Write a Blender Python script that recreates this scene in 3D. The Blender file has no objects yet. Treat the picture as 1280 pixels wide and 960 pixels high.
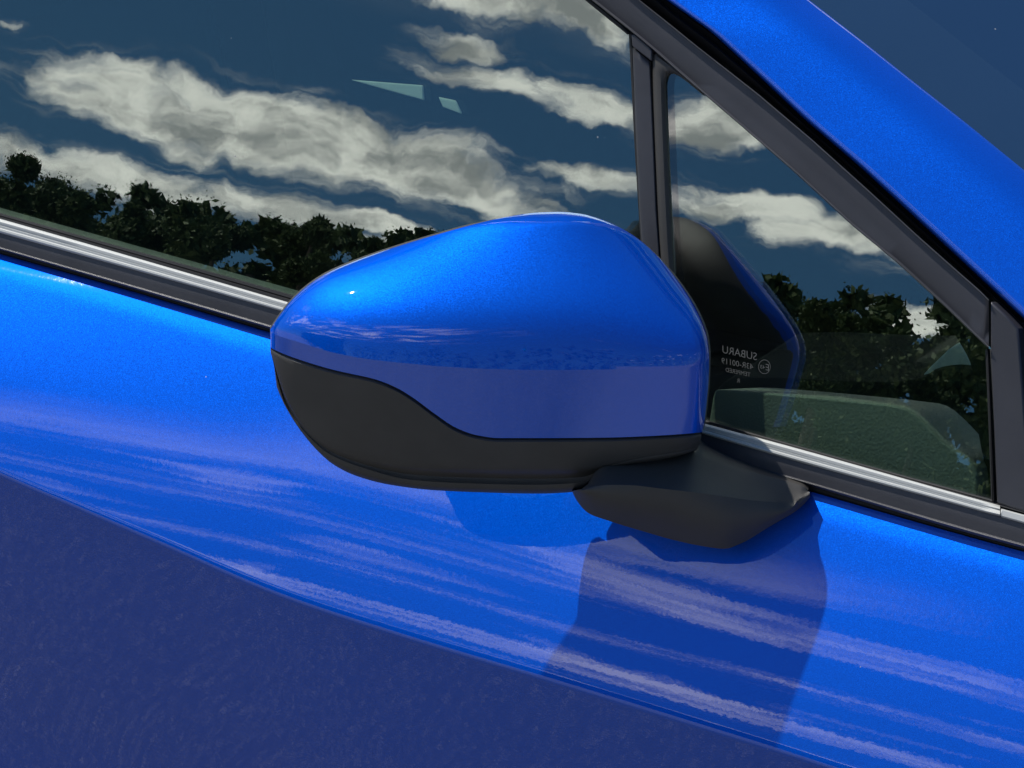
import bpy, bmesh, math, random
import numpy as np
from mathutils import Vector, Matrix
from mathutils.geometry import delaunay_2d_cdt

random.seed(7)
np.random.seed(7)
sc = bpy.context.scene
COL = sc.collection

# ------------------------------------------------------------------ camera
F = 4600.0                      # focal length in photo pixels (photo 1280 wide)
YAW, PITCH = math.radians(31), math.radians(21)
D = np.array([-math.sin(YAW)*math.cos(PITCH), math.cos(YAW)*math.cos(PITCH), -math.sin(PITCH)])
R = np.array([math.cos(YAW), math.sin(YAW), 0.0])
U = np.cross(R, D)
P0 = np.array([0.0, 0.0, 1.05])
DIST = 2.0
CAM = P0 - DIST*D
cam_d = bpy.data.cameras.new('camera')
cam = bpy.data.objects.new('camera', cam_d)
COL.objects.link(cam)
cam_d.sensor_fit = 'HORIZONTAL'
cam_d.sensor_width = 36.0
cam_d.lens = F/1280*36
cam_d.clip_start = 0.05
cam_d.clip_end = 6000
m = Matrix(((R[0], U[0], -D[0], CAM[0]), (R[1], U[1], -D[1], CAM[1]), (R[2], U[2], -D[2], CAM[2]), (0, 0, 0, 1)))
cam.matrix_world = m
sc.camera = cam

# ------------------------------------------------------------------ exposure
sc.view_settings.view_transform = 'Standard'
sc.view_settings.look = 'None'
sc.view_settings.gamma = 1.0
sc.view_settings.exposure = 0.0
try:
    sc.view_settings.use_curve_mapping = False
except Exception:
    pass
sc.cycles.use_denoising = True
sc.cycles.max_bounces = 10
sc.cycles.transparent_max_bounces = 16
sc.cycles.sample_clamp_indirect = 6.0

# ------------------------------------------------------------------ sun
SUN = np.array([-math.sin(math.radians(86))*math.cos(math.radians(58.5)), -math.cos(math.radians(86))*math.cos(math.radians(58.5)), math.sin(math.radians(58.5))])
SUN = SUN/np.linalg.norm(SUN)
sl = bpy.data.lights.new('sun', 'SUN')
sl.energy = 4.55
sl.angle = math.radians(0.53)
sl.color = (1.0, 0.96, 0.9)
so = bpy.data.objects.new('sun', sl)
so.rotation_euler = Vector(SUN).to_track_quat('Z', 'Y').to_euler()
COL.objects.link(so)

# window plane of the car door (tumblehome): used for the glass and for laying out the sky seen in it
TAU = math.radians(17)
NW = np.array([0, -math.cos(TAU), math.sin(TAU)])
def refl(v):
    return v - 2*np.dot(v, NW)*NW

# ------------------------------------------------------------------ world: blue sky with fair weather clouds
W = bpy.data.worlds.new('World')
sc.world = W
W.use_nodes = True
nt = W.node_tree
nt.nodes.clear()

class G:
    """tiny expression helper for shader node graphs"""
    def __init__(self, tree):
        self.t = tree
    def n(self, kind, **kw):
        nd = self.t.nodes.new(kind)
        for k, v in kw.items():
            setattr(nd, k, v)
        return nd
    def put(self, sock, val):
        if isinstance(val, bpy.types.NodeSocket):
            self.t.links.new(val, sock)
        else:
            sock.default_value = val
    def math(self, op, a, b=0.0, c=None, clamp=False):
        nd = self.n('ShaderNodeMath', operation=op, use_clamp=clamp)
        self.put(nd.inputs[0], a); self.put(nd.inputs[1], b)
        if c is not None: self.put(nd.inputs[2], c)
        return nd.outputs[0]
    def add(self, a, b): return self.math('ADD', a, b)
    def sub(self, a, b): return self.math('SUBTRACT', a, b)
    def mul(self, a, b): return self.math('MULTIPLY', a, b)
    def div(self, a, b): return self.math('DIVIDE', a, b)
    def mx(self, a, b): return self.math('MAXIMUM', a, b)
    def smooth(self, x, lo, hi, a=0.0, b=1.0):
        nd = self.n('ShaderNodeMapRange', interpolation_type='SMOOTHSTEP')
        self.put(nd.inputs[0], x); self.put(nd.inputs[1], lo); self.put(nd.inputs[2], hi)
        self.put(nd.inputs[3], a); self.put(nd.inputs[4], b)
        return nd.outputs[0]
    def dot(self, v, c):
        nd = self.n('ShaderNodeVectorMath', operation='DOT_PRODUCT')
        self.put(nd.inputs[0], v); nd.inputs[1].default_value = tuple(c)
        return nd.outputs['Value']
    def xyz(self, x, y, z=0.0):
        nd = self.n('ShaderNodeCombineXYZ')
        self.put(nd.inputs[0], x); self.put(nd.inputs[1], y); self.put(nd.inputs[2], z)
        return nd.outputs[0]
    def noise(self, vec, scale, detail=4.0, rough=0.55, dist=0.0, dim='3D', color=False):
        nd = self.n('ShaderNodeTexNoise', noise_dimensions=dim)
        if vec is not None: self.put(nd.inputs['Vector'], vec)
        nd.inputs['Scale'].default_value = scale
        nd.inputs['Detail'].default_value = detail
        nd.inputs['Roughness'].default_value = rough
        nd.inputs['Distortion'].default_value = dist
        return nd.outputs[1 if color else 0]
    def mix(self, f, a, b):
        nd = self.n('ShaderNodeMix', data_type='RGBA')
        self.put(nd.inputs[0], f)
        self.put(nd.inputs[6], a); self.put(nd.inputs[7], b)
        return nd.outputs[2]

g = G(nt)
out = g.n('ShaderNodeOutputWorld')
bg = g.n('ShaderNodeBackground')
sky = g.n('ShaderNodeTexSky', sky_type='NISHITA')
sky.sun_disc = False
sky.sun_elevation = math.asin(SUN[2])
sky.sun_rotation = math.atan2(SUN[0], SUN[1])
sky.altitude = 300
sky.air_density = 1.0
sky.dust_density = 0.1
sky.ozone_density = 3.0
tc = g.n('ShaderNodeTexCoord')
dirv = tc.outputs['Generated']
r0, rR, rU = refl(D), refl(R), refl(U)      # a chart of the part of the sky opposite the car
c0 = g.mx(g.dot(dirv, r0), 0.05)
cx = g.div(g.dot(dirv, rR), c0)
cy = g.div(g.dot(dirv, rU), c0)             # units: radians-ish; right and up
PXC = lambda u, v: ((u-640)/F, -(v-480)/F)
front = g.smooth(g.dot(dirv, r0), 0.15, 0.4)
chart = g.xyz(cx, cy)
warp = g.noise(chart, 34.0, 5.0, 0.6, color=True)
sepw = g.n('ShaderNodeSeparateColor'); g.put(sepw.inputs[0], warp)
wx = g.mul(g.sub(sepw.outputs[0], 0.5), 0.034)
wy = g.mul(g.sub(sepw.outputs[1], 0.5), 0.018)
cxw, cyw = g.add(cx, wx), g.add(cy, wy)
# (u, v, half length, half height, tilt of the long axis in degrees (down to the right), weight)
CLOUDS = [
    (170, 125, 140, 42, 16, 1.0), (330, 160, 150, 46, 18, 1.1), (470, 190, 150, 44, 18, 1.1), (600, 235, 120, 30, 18, 0.9),
    (240, 185, 60, 20, 22, 0.7), (680, 235, 70, 16, 4, 0.5),
    (20, 190, 70, 26, 20, 0.8), (180, 232, 150, 30, 12, 0.9), (340, 262, 120, 26, 14, 0.85), (480, 292, 90, 20, 14, 0.8),
    (480, 320, 60, 16, 8, 0.7), (620, 268, 40, 10, 5, 0.5),
    (570, 50, 58, 17, 6, 0.8), (660, 105, 130, 24, 12, 0.9), (740, 128, 80, 24, 8, 0.9), (730, 222, 80, 17, 8, 0.8),
    (660, 5, 150, 26, 10, 1.0), (740, 30, 60, 22, 20, 0.9),
    (900, 155, 90, 34, 6, 1.0), (990, 180, 70, 14, 10, 0.6),
    (930, 258, 110, 24, 8, 1.0), (1040, 290, 90, 24, 4, 1.0), (1150, 300, 120, 30, 4, 0.9), (1160, 400, 60, 18, 4, 0.9),
    (1400, 360, 260, 50, 10, 1.0), (-160, 170, 140, 50, 12, 0.9), (20, 20, 30, 9, 8, 0.4),
]
dens = None
for (u, v, a, b, tilt, wgt) in CLOUDS:
    x0, y0 = PXC(u, v)
    t = math.radians(tilt)
    ca, sa = math.cos(t), -math.sin(t)
    dx, dy = g.sub(cxw, x0), g.sub(cyw, y0)
    ex = g.div(g.add(g.mul(dx, ca), g.mul(dy, sa)), a/F)
    ey = g.div(g.add(g.mul(dx, -sa), g.mul(dy, ca)), b/F)
    e = g.sub(wgt-0.10, g.mul(g.add(g.mul(ex, ex), g.mul(ey, ey)), 0.75))
    dens = e if dens is None else g.math('SMOOTH_MAX', dens, e, 0.25)
ta = math.radians(13)
al = g.sub(g.mul(cxw, math.cos(ta)), g.mul(cyw, math.sin(ta)))       # along the wind
ac = g.add(g.mul(cxw, math.sin(ta)), g.mul(cyw, math.cos(ta)))       # across it
fb = g.noise(g.xyz(g.mul(al, 0.42), g.mul(ac, 1.35)), 78.0, 9.0, 0.60, 0.2)
fine = g.noise(g.xyz(g.mul(al, 0.45), g.mul(ac, 1.2)), 260.0, 5.0, 0.6, 0.3)
dens = g.add(dens, g.add(g.mul(g.sub(fb, 0.5), 2.2), g.mul(g.sub(fine, 0.5), 0.45)))
wisp = g.noise(g.xyz(g.mul(al, 0.28), g.mul(ac, 2.4)), 95.0, 7.0, 0.62, 0.3)
wisp = g.mul(g.mul(g.smooth(wisp, 0.46, 0.78), 0.4), g.smooth(dens, -1.0, 0.1))      # thin veils trailing off the clouds
alpha_a = g.mul(g.mx(g.smooth(dens, -0.16, 0.70), wisp), front)
# the rest of the sky: streets of flat cumulus on one cloud layer
sepd = g.n('ShaderNodeSeparateXYZ'); g.put(sepd.inputs[0], dirv)
zz = g.mx(sepd.outputs[2], 0.02)
lay = g.xyz(g.mul(g.div(sepd.outputs[0], g.add(zz, 0.06)), 0.95), g.mul(g.div(sepd.outputs[1], g.add(zz, 0.06)), 1.45))   # cloud streets
lay_n = g.noise(lay, 2.0, 9.0, 0.64, 0.5)
hi = g.mul(g.smooth(sepd.outputs[2], 0.23, 0.31), g.smooth(g.dot(dirv, (-0.5, -0.85, 0.15)), 0.45, 0.85))
fadeup = g.smooth(sepd.outputs[2], 0.52, 0.70, 1.0, 0.0)
alpha_b = g.mul(g.mul(g.smooth(lay_n, 0.48, 0.66), hi), fadeup)
low_sky = g.mul(g.smooth(sepd.outputs[2], -0.02, 0.03), g.smooth(sepd.outputs[2], 0.22, 0.34, 1.0, 0.0))
alpha_b = g.mx(alpha_b, g.mul(g.mul(g.smooth(lay_n, 0.58, 0.70), low_sky), g.sub(1.0, front)))
glare_cloud = g.add(g.dot(dirv, (-0.50, 0.81, 0.31)), g.mul(g.sub(lay_n, 0.5), 0.12))   # unseen cloud added beyond the car to whiten the mirror's top ridge
alpha_b = g.mx(alpha_b, g.smooth(glare_cloud, 0.90, 0.96))
alpha = g.mx(alpha_a, alpha_b)
# cloud shading: bright crowns, grey undersides
fb2 = g.noise(g.xyz(g.mul(al, 0.6), g.add(g.mul(ac, 1.35), 0.004)), 60.0, 7.0, 0.56)
cshade = g.smooth(g.add(fb2, g.mul(dens, -0.02)), 0.33, 0.58)
ccol = g.mix(cshade, (0.72, 0.76, 0.78, 1), (2.3, 2.27, 2.16, 1))
skyc = g.n('ShaderNodeVectorMath', operation='MULTIPLY')
g.put(skyc.inputs[0], sky.outputs[0]); skyc.inputs[1].default_value = (0.029, 0.049, 0.064)
lift_ = g.n('ShaderNodeVectorMath', operation='SCALE')
g.put(lift_.inputs[0], skyc.outputs[0]); g.put(lift_.inputs['Scale'], g.smooth(sepd.outputs[2], 0.1, 0.6, 1.0, 1.75))
colr = g.mix(alpha, lift_.outputs[0], ccol)
g.put(bg.inputs[0], colr)
bg.inputs[1].default_value = 1.0
nt.links.new(bg.outputs[0], out.inputs[0])

# ------------------------------------------------------------------ helpers
def ray(u, v):
    return D + R*((u-640)/F) - U*((v-480)/F)
def at_z(u, v, z):                      # z = depth along the view axis
    return CAM + ray(u, v)*z
def on_plane(u, v, p, n):
    r = ray(u, v)
    return CAM + r*(np.dot(p-CAM, n)/np.dot(r, n))
def on_w(u, v, off=0.0):                # on the window plane, off metres outward
    return on_plane(u, v, P0 + NW*off, NW)
def depth_of(p):
    return float(np.dot(np.asarray(p)-CAM, D))

def pchip(xs, ys):
    xs = np.asarray(xs, float); ys = np.asarray(ys, float)
    h = np.diff(xs); d = np.diff(ys)/h
    mm = np.zeros_like(xs)
    mm[0], mm[-1] = d[0], d[-1]
    for i in range(1, len(xs)-1):
        if d[i-1]*d[i] > 0:
            w1, w2 = 2*h[i]+h[i-1], h[i]+2*h[i-1]
            mm[i] = (w1+w2)/(w1/d[i-1]+w2/d[i])
    def f(x):
        x = np.asarray(x, float)
        i = np.clip(np.searchsorted(xs, x)-1, 0, len(xs)-2)
        t = (x-xs[i])/h[i]
        lo = x < xs[0]; hi_ = x > xs[-1]
        r = ((2*t**3-3*t**2+1)*ys[i] + (t**3-2*t**2+t)*h[i]*mm[i] + (-2*t**3+3*t**2)*ys[i+1] + (t**3-t**2)*h[i]*mm[i+1])
        r = np.where(lo, ys[0]+(x-xs[0])*mm[0], r)
        return np.where(hi_, ys[-1]+(x-xs[-1])*mm[-1], r)
    return f

def resample(pts, n):
    pts = np.asarray(pts, float)
    s = np.concatenate([[0], np.cumsum(np.linalg.norm(np.diff(pts, axis=0), axis=1))])
    t = np.linspace(0, s[-1], n)
    return np.stack([np.interp(t, s, pts[:, k]) for k in range(pts.shape[1])], 1)

def chaikin(pts, n=2, closed=False):
    pts = [np.asarray(p, float) for p in pts]
    for _ in range(n):
        q = [] if closed else [pts[0]]
        rng = range(len(pts)) if closed else range(len(pts)-1)
        for i in rng:
            a, b = pts[i], pts[(i+1) % len(pts)]
            q += [a*.75+b*.25, a*.25+b*.75]
        if not closed: q.append(pts[-1])
        pts = q
    return pts

def mesh_obj(name, verts, faces, mat, parent=None, smooth=True, autosmooth=None):
    me = bpy.data.meshes.new(name)
    me.from_pydata([tuple(float(c) for c in v) for v in verts], [], faces)
    me.update()
    bm = bmesh.new(); bm.from_mesh(me)
    bmesh.ops.recalc_face_normals(bm, faces=bm.faces)
    if autosmooth is not None:
        for e in bm.edges:
            if len(e.link_faces) == 2 and e.calc_face_angle(0) > math.radians(autosmooth):
                e.smooth = False
    bm.to_mesh(me); bm.free()
    for p in me.polygons: p.use_smooth = smooth
    if mat is not None: me.materials.append(mat)
    o = bpy.data.objects.new(name, me)
    COL.objects.link(o)
    if parent is not None: o.parent = parent
    return o

def grid_faces(nr, nc):
    return [(r*nc+c, r*nc+c+1, (r+1)*nc+c+1, (r+1)*nc+c) for r in range(nr-1) for c in range(nc-1)]

def grid_obj(name, rows, mat, parent=None, autosmooth=None, outward=None):
    """rows: list of equal-length lists of points"""
    nr, nc = len(rows), len(rows[0])
    verts = [p for r in rows for p in r]
    o = mesh_obj(name, verts, grid_faces(nr, nc), mat, parent, True, autosmooth)
    me = o.data
    # face towards the outside
    ref = np.asarray(outward if outward is not None else NW)
    s = sum(np.dot(np.array(p.normal), ref)*p.area for p in me.polygons)
    if s < 0:
        me.flip_normals()
    return o

def slab(name, outline, off, thick, mat, parent=None, bevel=0.001, seg=2, holes=(), smooth=False):
    """an outline on the window plane given real thickness"""
    vs = [on_w(u, v, off) for (u, v) in outline]
    return prism(name, vs, -NW*thick, mat, parent, bevel, seg)

def prism(name, vs, ext, mat, parent=None, bevel=0.001, seg=2):
    n = len(vs)
    vb = [p+ext for p in vs]
    faces = [tuple(range(n)), tuple(range(2*n-1, n-1, -1))]
    faces += [(i, i+n, (i+1) % n+n, (i+1) % n) for i in range(n)]
    o = mesh_obj(name, list(vs)+vb, faces, mat, parent, False)
    if bevel:
        b = o.modifiers.new('bevel', 'BEVEL')
        b.width = bevel; b.segments = seg; b.limit_method = 'ANGLE'; b.angle_limit = math.radians(40)
        b.harden_normals = False
        for p in o.data.polygons: p.use_smooth = True
        for e in o.data.edges: pass
        o.data.set_sharp_from_angle(angle=math.radians(35)) if hasattr(o.data, 'set_sharp_from_angle') else None
    return o

def strip(name, lower, upper, prof, mat, parent=None, n=60, autosmooth=40):
    """moulding swept between two photo curves lying on the window plane; prof: (fraction, outward mm)"""
    lo, up = resample(lower, n), resample(upper, n)
    rows = []
    for fr, off in prof:
        rows.append([on_w(*(l*(1-fr)+u_*fr), off*0.001) for l, u_ in zip(lo, up)])
    o = grid_obj(name, rows, mat, parent, autosmooth)
    # close the ends
    bm = bmesh.new(); bm.from_mesh(o.data)
    bmesh.ops.holes_fill(bm, edges=[e for e in bm.edges if e.is_boundary], sides=0)
    bm.to_mesh(o.data); bm.free()
    return o

def thing(name, label, cat, loc=(0, 0, 0), group=None):
    o = bpy.data.objects.new(name, None)
    COL.objects.link(o)
    o.location = loc
    o['label'] = label; o['category'] = cat
    if group: o['group'] = group
    return o

# ------------------------------------------------------------------ materials
def new_mat(name):
    mt = bpy.data.materials.new(name)
    mt.use_nodes = True
    t = mt.node_tree
    t.nodes.clear()
    gg = G(t)
    o = gg.n('ShaderNodeOutputMaterial')
    b = gg.n('ShaderNodeBsdfPrincipled')
    t.links.new(b.outputs[0], o.inputs[0])
    return mt, gg, b, o

def bump(gg, h, strength, dist):
    nd = gg.n('ShaderNodeBump')
    nd.inputs['Strength'].default_value = strength
    nd.inputs['Distance'].default_value = dist
    gg.put(nd.inputs['Height'], h)
    return nd.outputs[0]

def paint():
    mt, gg, b, o = new_mat('blue_metallic_paint')
    pos = gg.n('ShaderNodeNewGeometry').outputs['Position']
    # metal flakes: every cell has its own tilt
    vor = gg.n('ShaderNodeTexVoronoi'); gg.put(vor.inputs['Vector'], pos); vor.inputs['Scale'].default_value = 3300
    sub = gg.n('ShaderNodeVectorMath', operation='SUBTRACT'); gg.put(sub.inputs[0], vor.outputs['Color']); sub.inputs[1].default_value = (.5, .5, .5)
    scl = gg.n('ShaderNodeVectorMath', operation='SCALE'); gg.put(scl.inputs[0], sub.outputs[0]); scl.inputs['Scale'].default_value = 0.2
    nrm = gg.n('ShaderNodeNewGeometry').outputs['Normal']
    addn = gg.n('ShaderNodeVectorMath', operation='ADD'); gg.put(addn.inputs[0], nrm); gg.put(addn.inputs[1], scl.outputs[0])
    nn = gg.n('ShaderNodeVectorMath', operation='NORMALIZE'); gg.put(nn.inputs[0], addn.outputs[0])
    gg.put(b.inputs['Normal'], nn.outputs[0])
    dv = gg.n('ShaderNodeTexVoronoi'); gg.put(dv.inputs['Vector'], pos); dv.inputs['Scale'].default_value = 75
    dsep = gg.n('ShaderNodeSeparateColor'); gg.put(dsep.inputs[0], dv.outputs['Color'])
    rad = gg.mul(gg.smooth(dsep.outputs[0], .90, 1.0), .05)
    dust = gg.mul(gg.math('LESS_THAN', dv.outputs['Distance'], rad), 0.55)
    gg.put(b.inputs['Base Color'], gg.mix(dust, (0.0, 0.098, 0.64, 1), (0.45, 0.47, 0.5, 1)))
    b.inputs['Metallic'].default_value = 0.5
    b.inputs['Roughness'].default_value = 0.48
    b.inputs['Specular IOR Level'].default_value = 0.0
    b.inputs['Specular Tint'].default_value = (0.0, 0.25, 1.0, 1)
    b.inputs['Coat Weight'].default_value = 1.0
    b.inputs['Coat Roughness'].default_value = 0.012
    b.inputs['Coat IOR'].default_value = 1.75
    peel = gg.noise(pos, 260.0, 2.0, 0.5)
    gg.put(b.inputs['Coat Normal'], bump(gg, peel, 0.022, 0.0006))
    return mt

def plastic(name, col, rough, grain=0.0, gscale=2500, spec=0.4):
    mt, gg, b, o = new_mat(name)
    pos = gg.n('ShaderNodeNewGeometry').outputs['Position']
    nz = gg.noise(pos, 18.0, 5.0, 0.6)
    c2 = tuple(min(1, c*1.25+.002) for c in col)
    gg.put(b.inputs['Base Color'], gg.mix(gg.smooth(nz, .3, .75), (*col, 1), (*c2, 1)))
    b.inputs['Roughness'].default_value = rough
    b.inputs['Specular IOR Level'].default_value = spec
    if grain:
        gr = gg.noise(pos, gscale, 2.0, 0.5)
        gg.put(b.inputs['Normal'], bump(gg, gr, grain, 0.0004))
    return mt

def glass(name, tint, fac0, gloss_col=(1, 1, 1)):
    """4 mm car glass: tinted, clear, mirror-like by Fresnel"""
    mt = bpy.data.materials.new(name)
    mt.use_nodes = True
    t = mt.node_tree; t.nodes.clear()
    gg = G(t)
    o = gg.n('ShaderNodeOutputMaterial')
    tr = gg.n('ShaderNodeBsdfTransparent'); tr.inputs[0].default_value = (*tint, 1)
    gl = gg.n('ShaderNodeBsdfGlossy'); gl.inputs['Roughness'].default_value = 0.0; gl.inputs[0].default_value = (*gloss_col, 1)
    pos = gg.n('ShaderNodeNewGeometry').outputs['Position']
    wav = gg.noise(pos, 9.0, 1.0, 0.4)
    gg.put(gl.inputs['Normal'], bump(gg, wav, 0.05, 0.002))
    lw = gg.n('ShaderNodeLayerWeight'); lw.inputs[0].default_value = 0.5
    fr = gg.math('POWER', lw.outputs['Facing'], 4.0)
    fac = gg.math('ADD', gg.mul(fr, 1.0-fac0), fac0, clamp=True)
    mx = gg.n('ShaderNodeMixShader')
    gg.put(mx.inputs[0], fac)
    t.links.new(tr.outputs[0], mx.inputs[1]); t.links.new(gl.outputs[0], mx.inputs[2])
    # a few specks of dust on the glass
    dv = gg.n('ShaderNodeTexVoronoi'); gg.put(dv.inputs['Vector'], pos); dv.inputs['Scale'].default_value = 70
    dsep = gg.n('ShaderNodeSeparateColor'); gg.put(dsep.inputs[0], dv.outputs['Color'])
    rad = gg.mul(gg.smooth(dsep.outputs[0], .90, 1.0), .045)
    speck = gg.mul(gg.math('LESS_THAN', dv.outputs['Distance'], rad), 0.5)
    df = gg.n('ShaderNodeBsdfDiffuse'); df.inputs[0].default_value = (.5, .5, .5, 1)
    m2 = gg.n('ShaderNodeMixShader'); gg.put(m2.inputs[0], speck)
    t.links.new(mx.outputs[0], m2.inputs[1]); t.links.new(df.outputs[0], m2.inputs[2])
    t.links.new(m2.outputs[0], o.inputs[0])
    return mt

M_PAINT = paint()
M_TRIM = plastic('satin_black_trim', (0.040, 0.040, 0.046), 0.38, 0.15, 3000, 0.45)
M_PLAST = plastic('textured_black_plastic', (0.050, 0.047, 0.043), 0.52, 0.35, 3200, 0.4)
M_RUBBER = plastic('black_rubber', (0.012, 0.012, 0.013), 0.6, 0.0, 1, 0.3)
M_DARK = plastic('dark_interior', (0.012, 0.013, 0.014), 0.8, 0.0, 1, 0.2)
M_GLASS = glass('side_glass', (0.78, 0.88, 0.81), 0.15)
M_SHIELD = glass('windscreen_glass', (0.55, 0.68, 0.62), 0.38)

def mk_silver():
    mt, gg, b, o = new_mat('brushed_silver_trim')
    b.inputs['Base Color'].default_value = (0.50, 0.51, 0.485, 1)
    b.inputs['Metallic'].default_value = 0.05
    b.inputs['Roughness'].default_value = 0.62
    return mt
M_SILVER = mk_silver()

def mk_vinyl():
    mt, gg, b, o = new_mat('grained_vinyl')
    pos = gg.n('ShaderNodeNewGeometry').outputs['Position']
    b.inputs['Base Color'].default_value = (0.26, 0.27, 0.25, 1)
    b.inputs['Roughness'].default_value = 0.5
    vor = gg.n('ShaderNodeTexVoronoi'); gg.put(vor.inputs['Vector'], pos); vor.inputs['Scale'].default_value = 800
    vor.feature = 'SMOOTH_F1'
    nz = gg.noise(pos, 500, 2.0, 0.5)
    gg.put(b.inputs['Normal'], bump(gg, gg.add(vor.outputs['Distance'], gg.mul(nz, .6)), 0.5, 0.0006))
    return mt
M_VINYL = mk_vinyl()

def mk_mirror():
    mt, gg, b, o = new_mat('mirror_silver')
    b.inputs['Base Color'].default_value = (0.85, 0.87, 0.88, 1)
    b.inputs['Metallic'].default_value = 1.0
    b.inputs['Roughness'].default_value = 0.01
    return mt
M_MIRROR = mk_mirror()

def mk_mark():
    mt, gg, b, o = new_mat('pale_ceramic_print')
    b.inputs['Base Color'].default_value = (0.10, 0.105, 0.10, 1)
    b.inputs['Roughness'].default_value = 0.6
    return mt
M_MARK = mk_mark()
M_PALE = plastic('pale_sunlit_patch', (0.86, 0.87, 0.82), 0.7, 0, 1, .2)  # near-white colour standing in for sunlight falling inside the cabin
M_BEAD = plastic('highlight_bead', (0.17, 0.165, 0.165), 0.16, 0, 1, 1.0)  # base lightened to paint in the bright highlight along the frame edges

def mk_asphalt():
    mt, gg, b, o = new_mat('asphalt')
    pos = gg.n('ShaderNodeNewGeometry').outputs['Position']
    vor = gg.n('ShaderNodeTexVoronoi'); gg.put(vor.inputs['Vector'], pos); vor.inputs['Scale'].default_value = 520
    sepc = gg.n('ShaderNodeSeparateColor'); gg.put(sepc.inputs[0], vor.outputs['Color'])
    stone = gg.math('POWER', sepc.outputs[0], 9.0)
    big = gg.noise(pos, 1.3, 6.0, 0.6)
    fresh = gg.mix(stone, (0.075, 0.075, 0.072, 1), (0.28, 0.27, 0.25, 1))
    pale_lane = gg.mix(stone, (0.25, 0.24, 0.22, 1), (0.50, 0.48, 0.45, 1))      # paler ground added to brighten the reflection in the mirror's lower band
    sp = gg.n('ShaderNodeSeparateXYZ'); gg.put(sp.inputs[0], pos)
    edge = gg.add(gg.mul(sp.outputs[1], -1.0), gg.mul(gg.sub(big, .5), .5))
    c2 = gg.mix(gg.smooth(edge, .70, 1.3), fresh, pale_lane)
    gg.put(b.inputs['Base Color'], c2)
    b.inputs['Roughness'].default_value = 0.9
    gg.put(b.inputs['Normal'], bump(gg, vor.outputs['Distance'], 0.3, 0.003))
    return mt

def mk_leaf():
    mt, gg, b, o = new_mat('tree_leaves')
    oi = gg.n('ShaderNodeNewGeometry').outputs['Random Per Island']
    c = gg.mix(oi, (0.050, 0.082, 0.028, 1), (0.100, 0.140, 0.045, 1))
    gg.put(b.inputs['Base Color'], c)
    b.inputs['Roughness'].default_value = 0.65
    b.inputs['Specular IOR Level'].default_value = 0.2
    return mt
def mk_bark():
    mt, gg, b, o = new_mat('tree_bark')
    pos = gg.n('ShaderNodeNewGeometry').outputs['Position']
    nz = gg.noise(pos, 6.0, 5.0, 0.6)
    gg.put(b.inputs['Base Color'], gg.mix(nz, (0.06, 0.045, 0.033, 1), (0.14, 0.11, 0.085, 1)))
    b.inputs['Roughness'].default_value = 0.9
    return mt

# ------------------------------------------------------------------ ground
def sheet(name, x0, x1, y0, y1, z, mat):
    o = mesh_obj(name, [(x0, y0, z), (x1, y0, z), (x1, y1, z), (x0, y1, z)], [(0, 1, 2, 3)], mat, None, False)
    o['kind'] = 'structure'
    return o
sheet('asphalt_ground', -2500, 2500, -2500, 2500, 0.0, mk_asphalt())

# ------------------------------------------------------------------ the car
car = thing('car', 'metallic blue car with a two tone side mirror on its front door, parked on asphalt', 'car', (0, 0, 0))

# --- door skin: belt edge, shoulder, crease, undercut
belt_px = [(-260, 241), (0, 317.5), (150, 360), (337, 415.5), (640, 504.5), (1010, 613.6), (1214, 672), (1280, 690), (1500, 750)]
crease_px = [(-260, 470), (-120, 535), (0, 590), (100, 633), (200, 676), (350, 741), (500, 791), (700, 851), (850, 897), (975, 936), (1055, 962), (1280, 1030), (1500, 1098)]
bf = pchip(*zip(*belt_px)); cf = pchip(*zip(*crease_px))
us = np.linspace(-260, 1500, 400)
belt3 = np.array([on_w(u, bf(u), -0.001) for u in us])
CREASE_Y = -0.078
crease3 = np.array([on_plane(u, cf(u), np.array([0, CREASE_Y, 0]), np.array([0, -1., 0])) for u in us])
XL, XR = max(belt3[0, 0], crease3[0, 0]), min(belt3[-1, 0], crease3[-1, 0])
def belt_at(x):
    return np.array([x, np.interp(x, belt3[:, 0], belt3[:, 1]), np.interp(x, belt3[:, 0], belt3[:, 2])])
def crease_at(x):
    return np.array([x, CREASE_Y, np.interp(x, crease3[:, 0], crease3[:, 2])])

def section(x):
    """outline of the body side at station x, from inside the belt edge down to the sill"""
    pb, pc = belt_at(x), crease_at(x)
    ts = np.concatenate([[0, .01, .02, .035], np.linspace(.05, 1, 40)])
    elev = pchip([0, .012, .06, .085, .105, .2, .45, .75, 1.0], [50, 47, 46, 45, 37, 35, 32, 26, 21])
    e = np.radians(elev(ts))
    dy = -np.sin(e); dz = -np.cos(e)
    dt = np.diff(ts)
    y = np.concatenate([[0], np.cumsum((dy[1:]+dy[:-1])/2*dt)])
    z = np.concatenate([[0], np.cumsum((dz[1:]+dz[:-1])/2*dt)])
    y = y/y[-1]*(pc[1]-pb[1]); z = z/z[-1]*(pc[2]-pb[2])
    pts = [np.array([x, pb[1]+0.006, pb[2]-0.012]), np.array([x, pb[1]+0.0015, pb[2]-0.0006])]
    pts += [np.array([x, pb[1]+a, pb[2]+b]) for a, b in zip(y, z)]
    # soft crease, then the shaded undercut
    el2 = pchip([0, .002, .004, .2, .3, .45, .6, .75, .9], [10, -10, -24, -24, -20, -8, 2, 4, -25])
    s2 = np.concatenate([np.linspace(.0005, .005, 8), np.linspace(.03, .66, 30)])
    cy_, cz_ = pts[-1][1], pts[-1][2]
    prev = 0
    for s in s2:
        ee = math.radians(float(el2((s+prev)/2)))
        cy_ += -math.sin(ee)*(s-prev); cz_ += -math.cos(ee)*(s-prev)
        prev = s
        pts.append(np.array([x, cy_, cz_]))
    return pts

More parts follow.
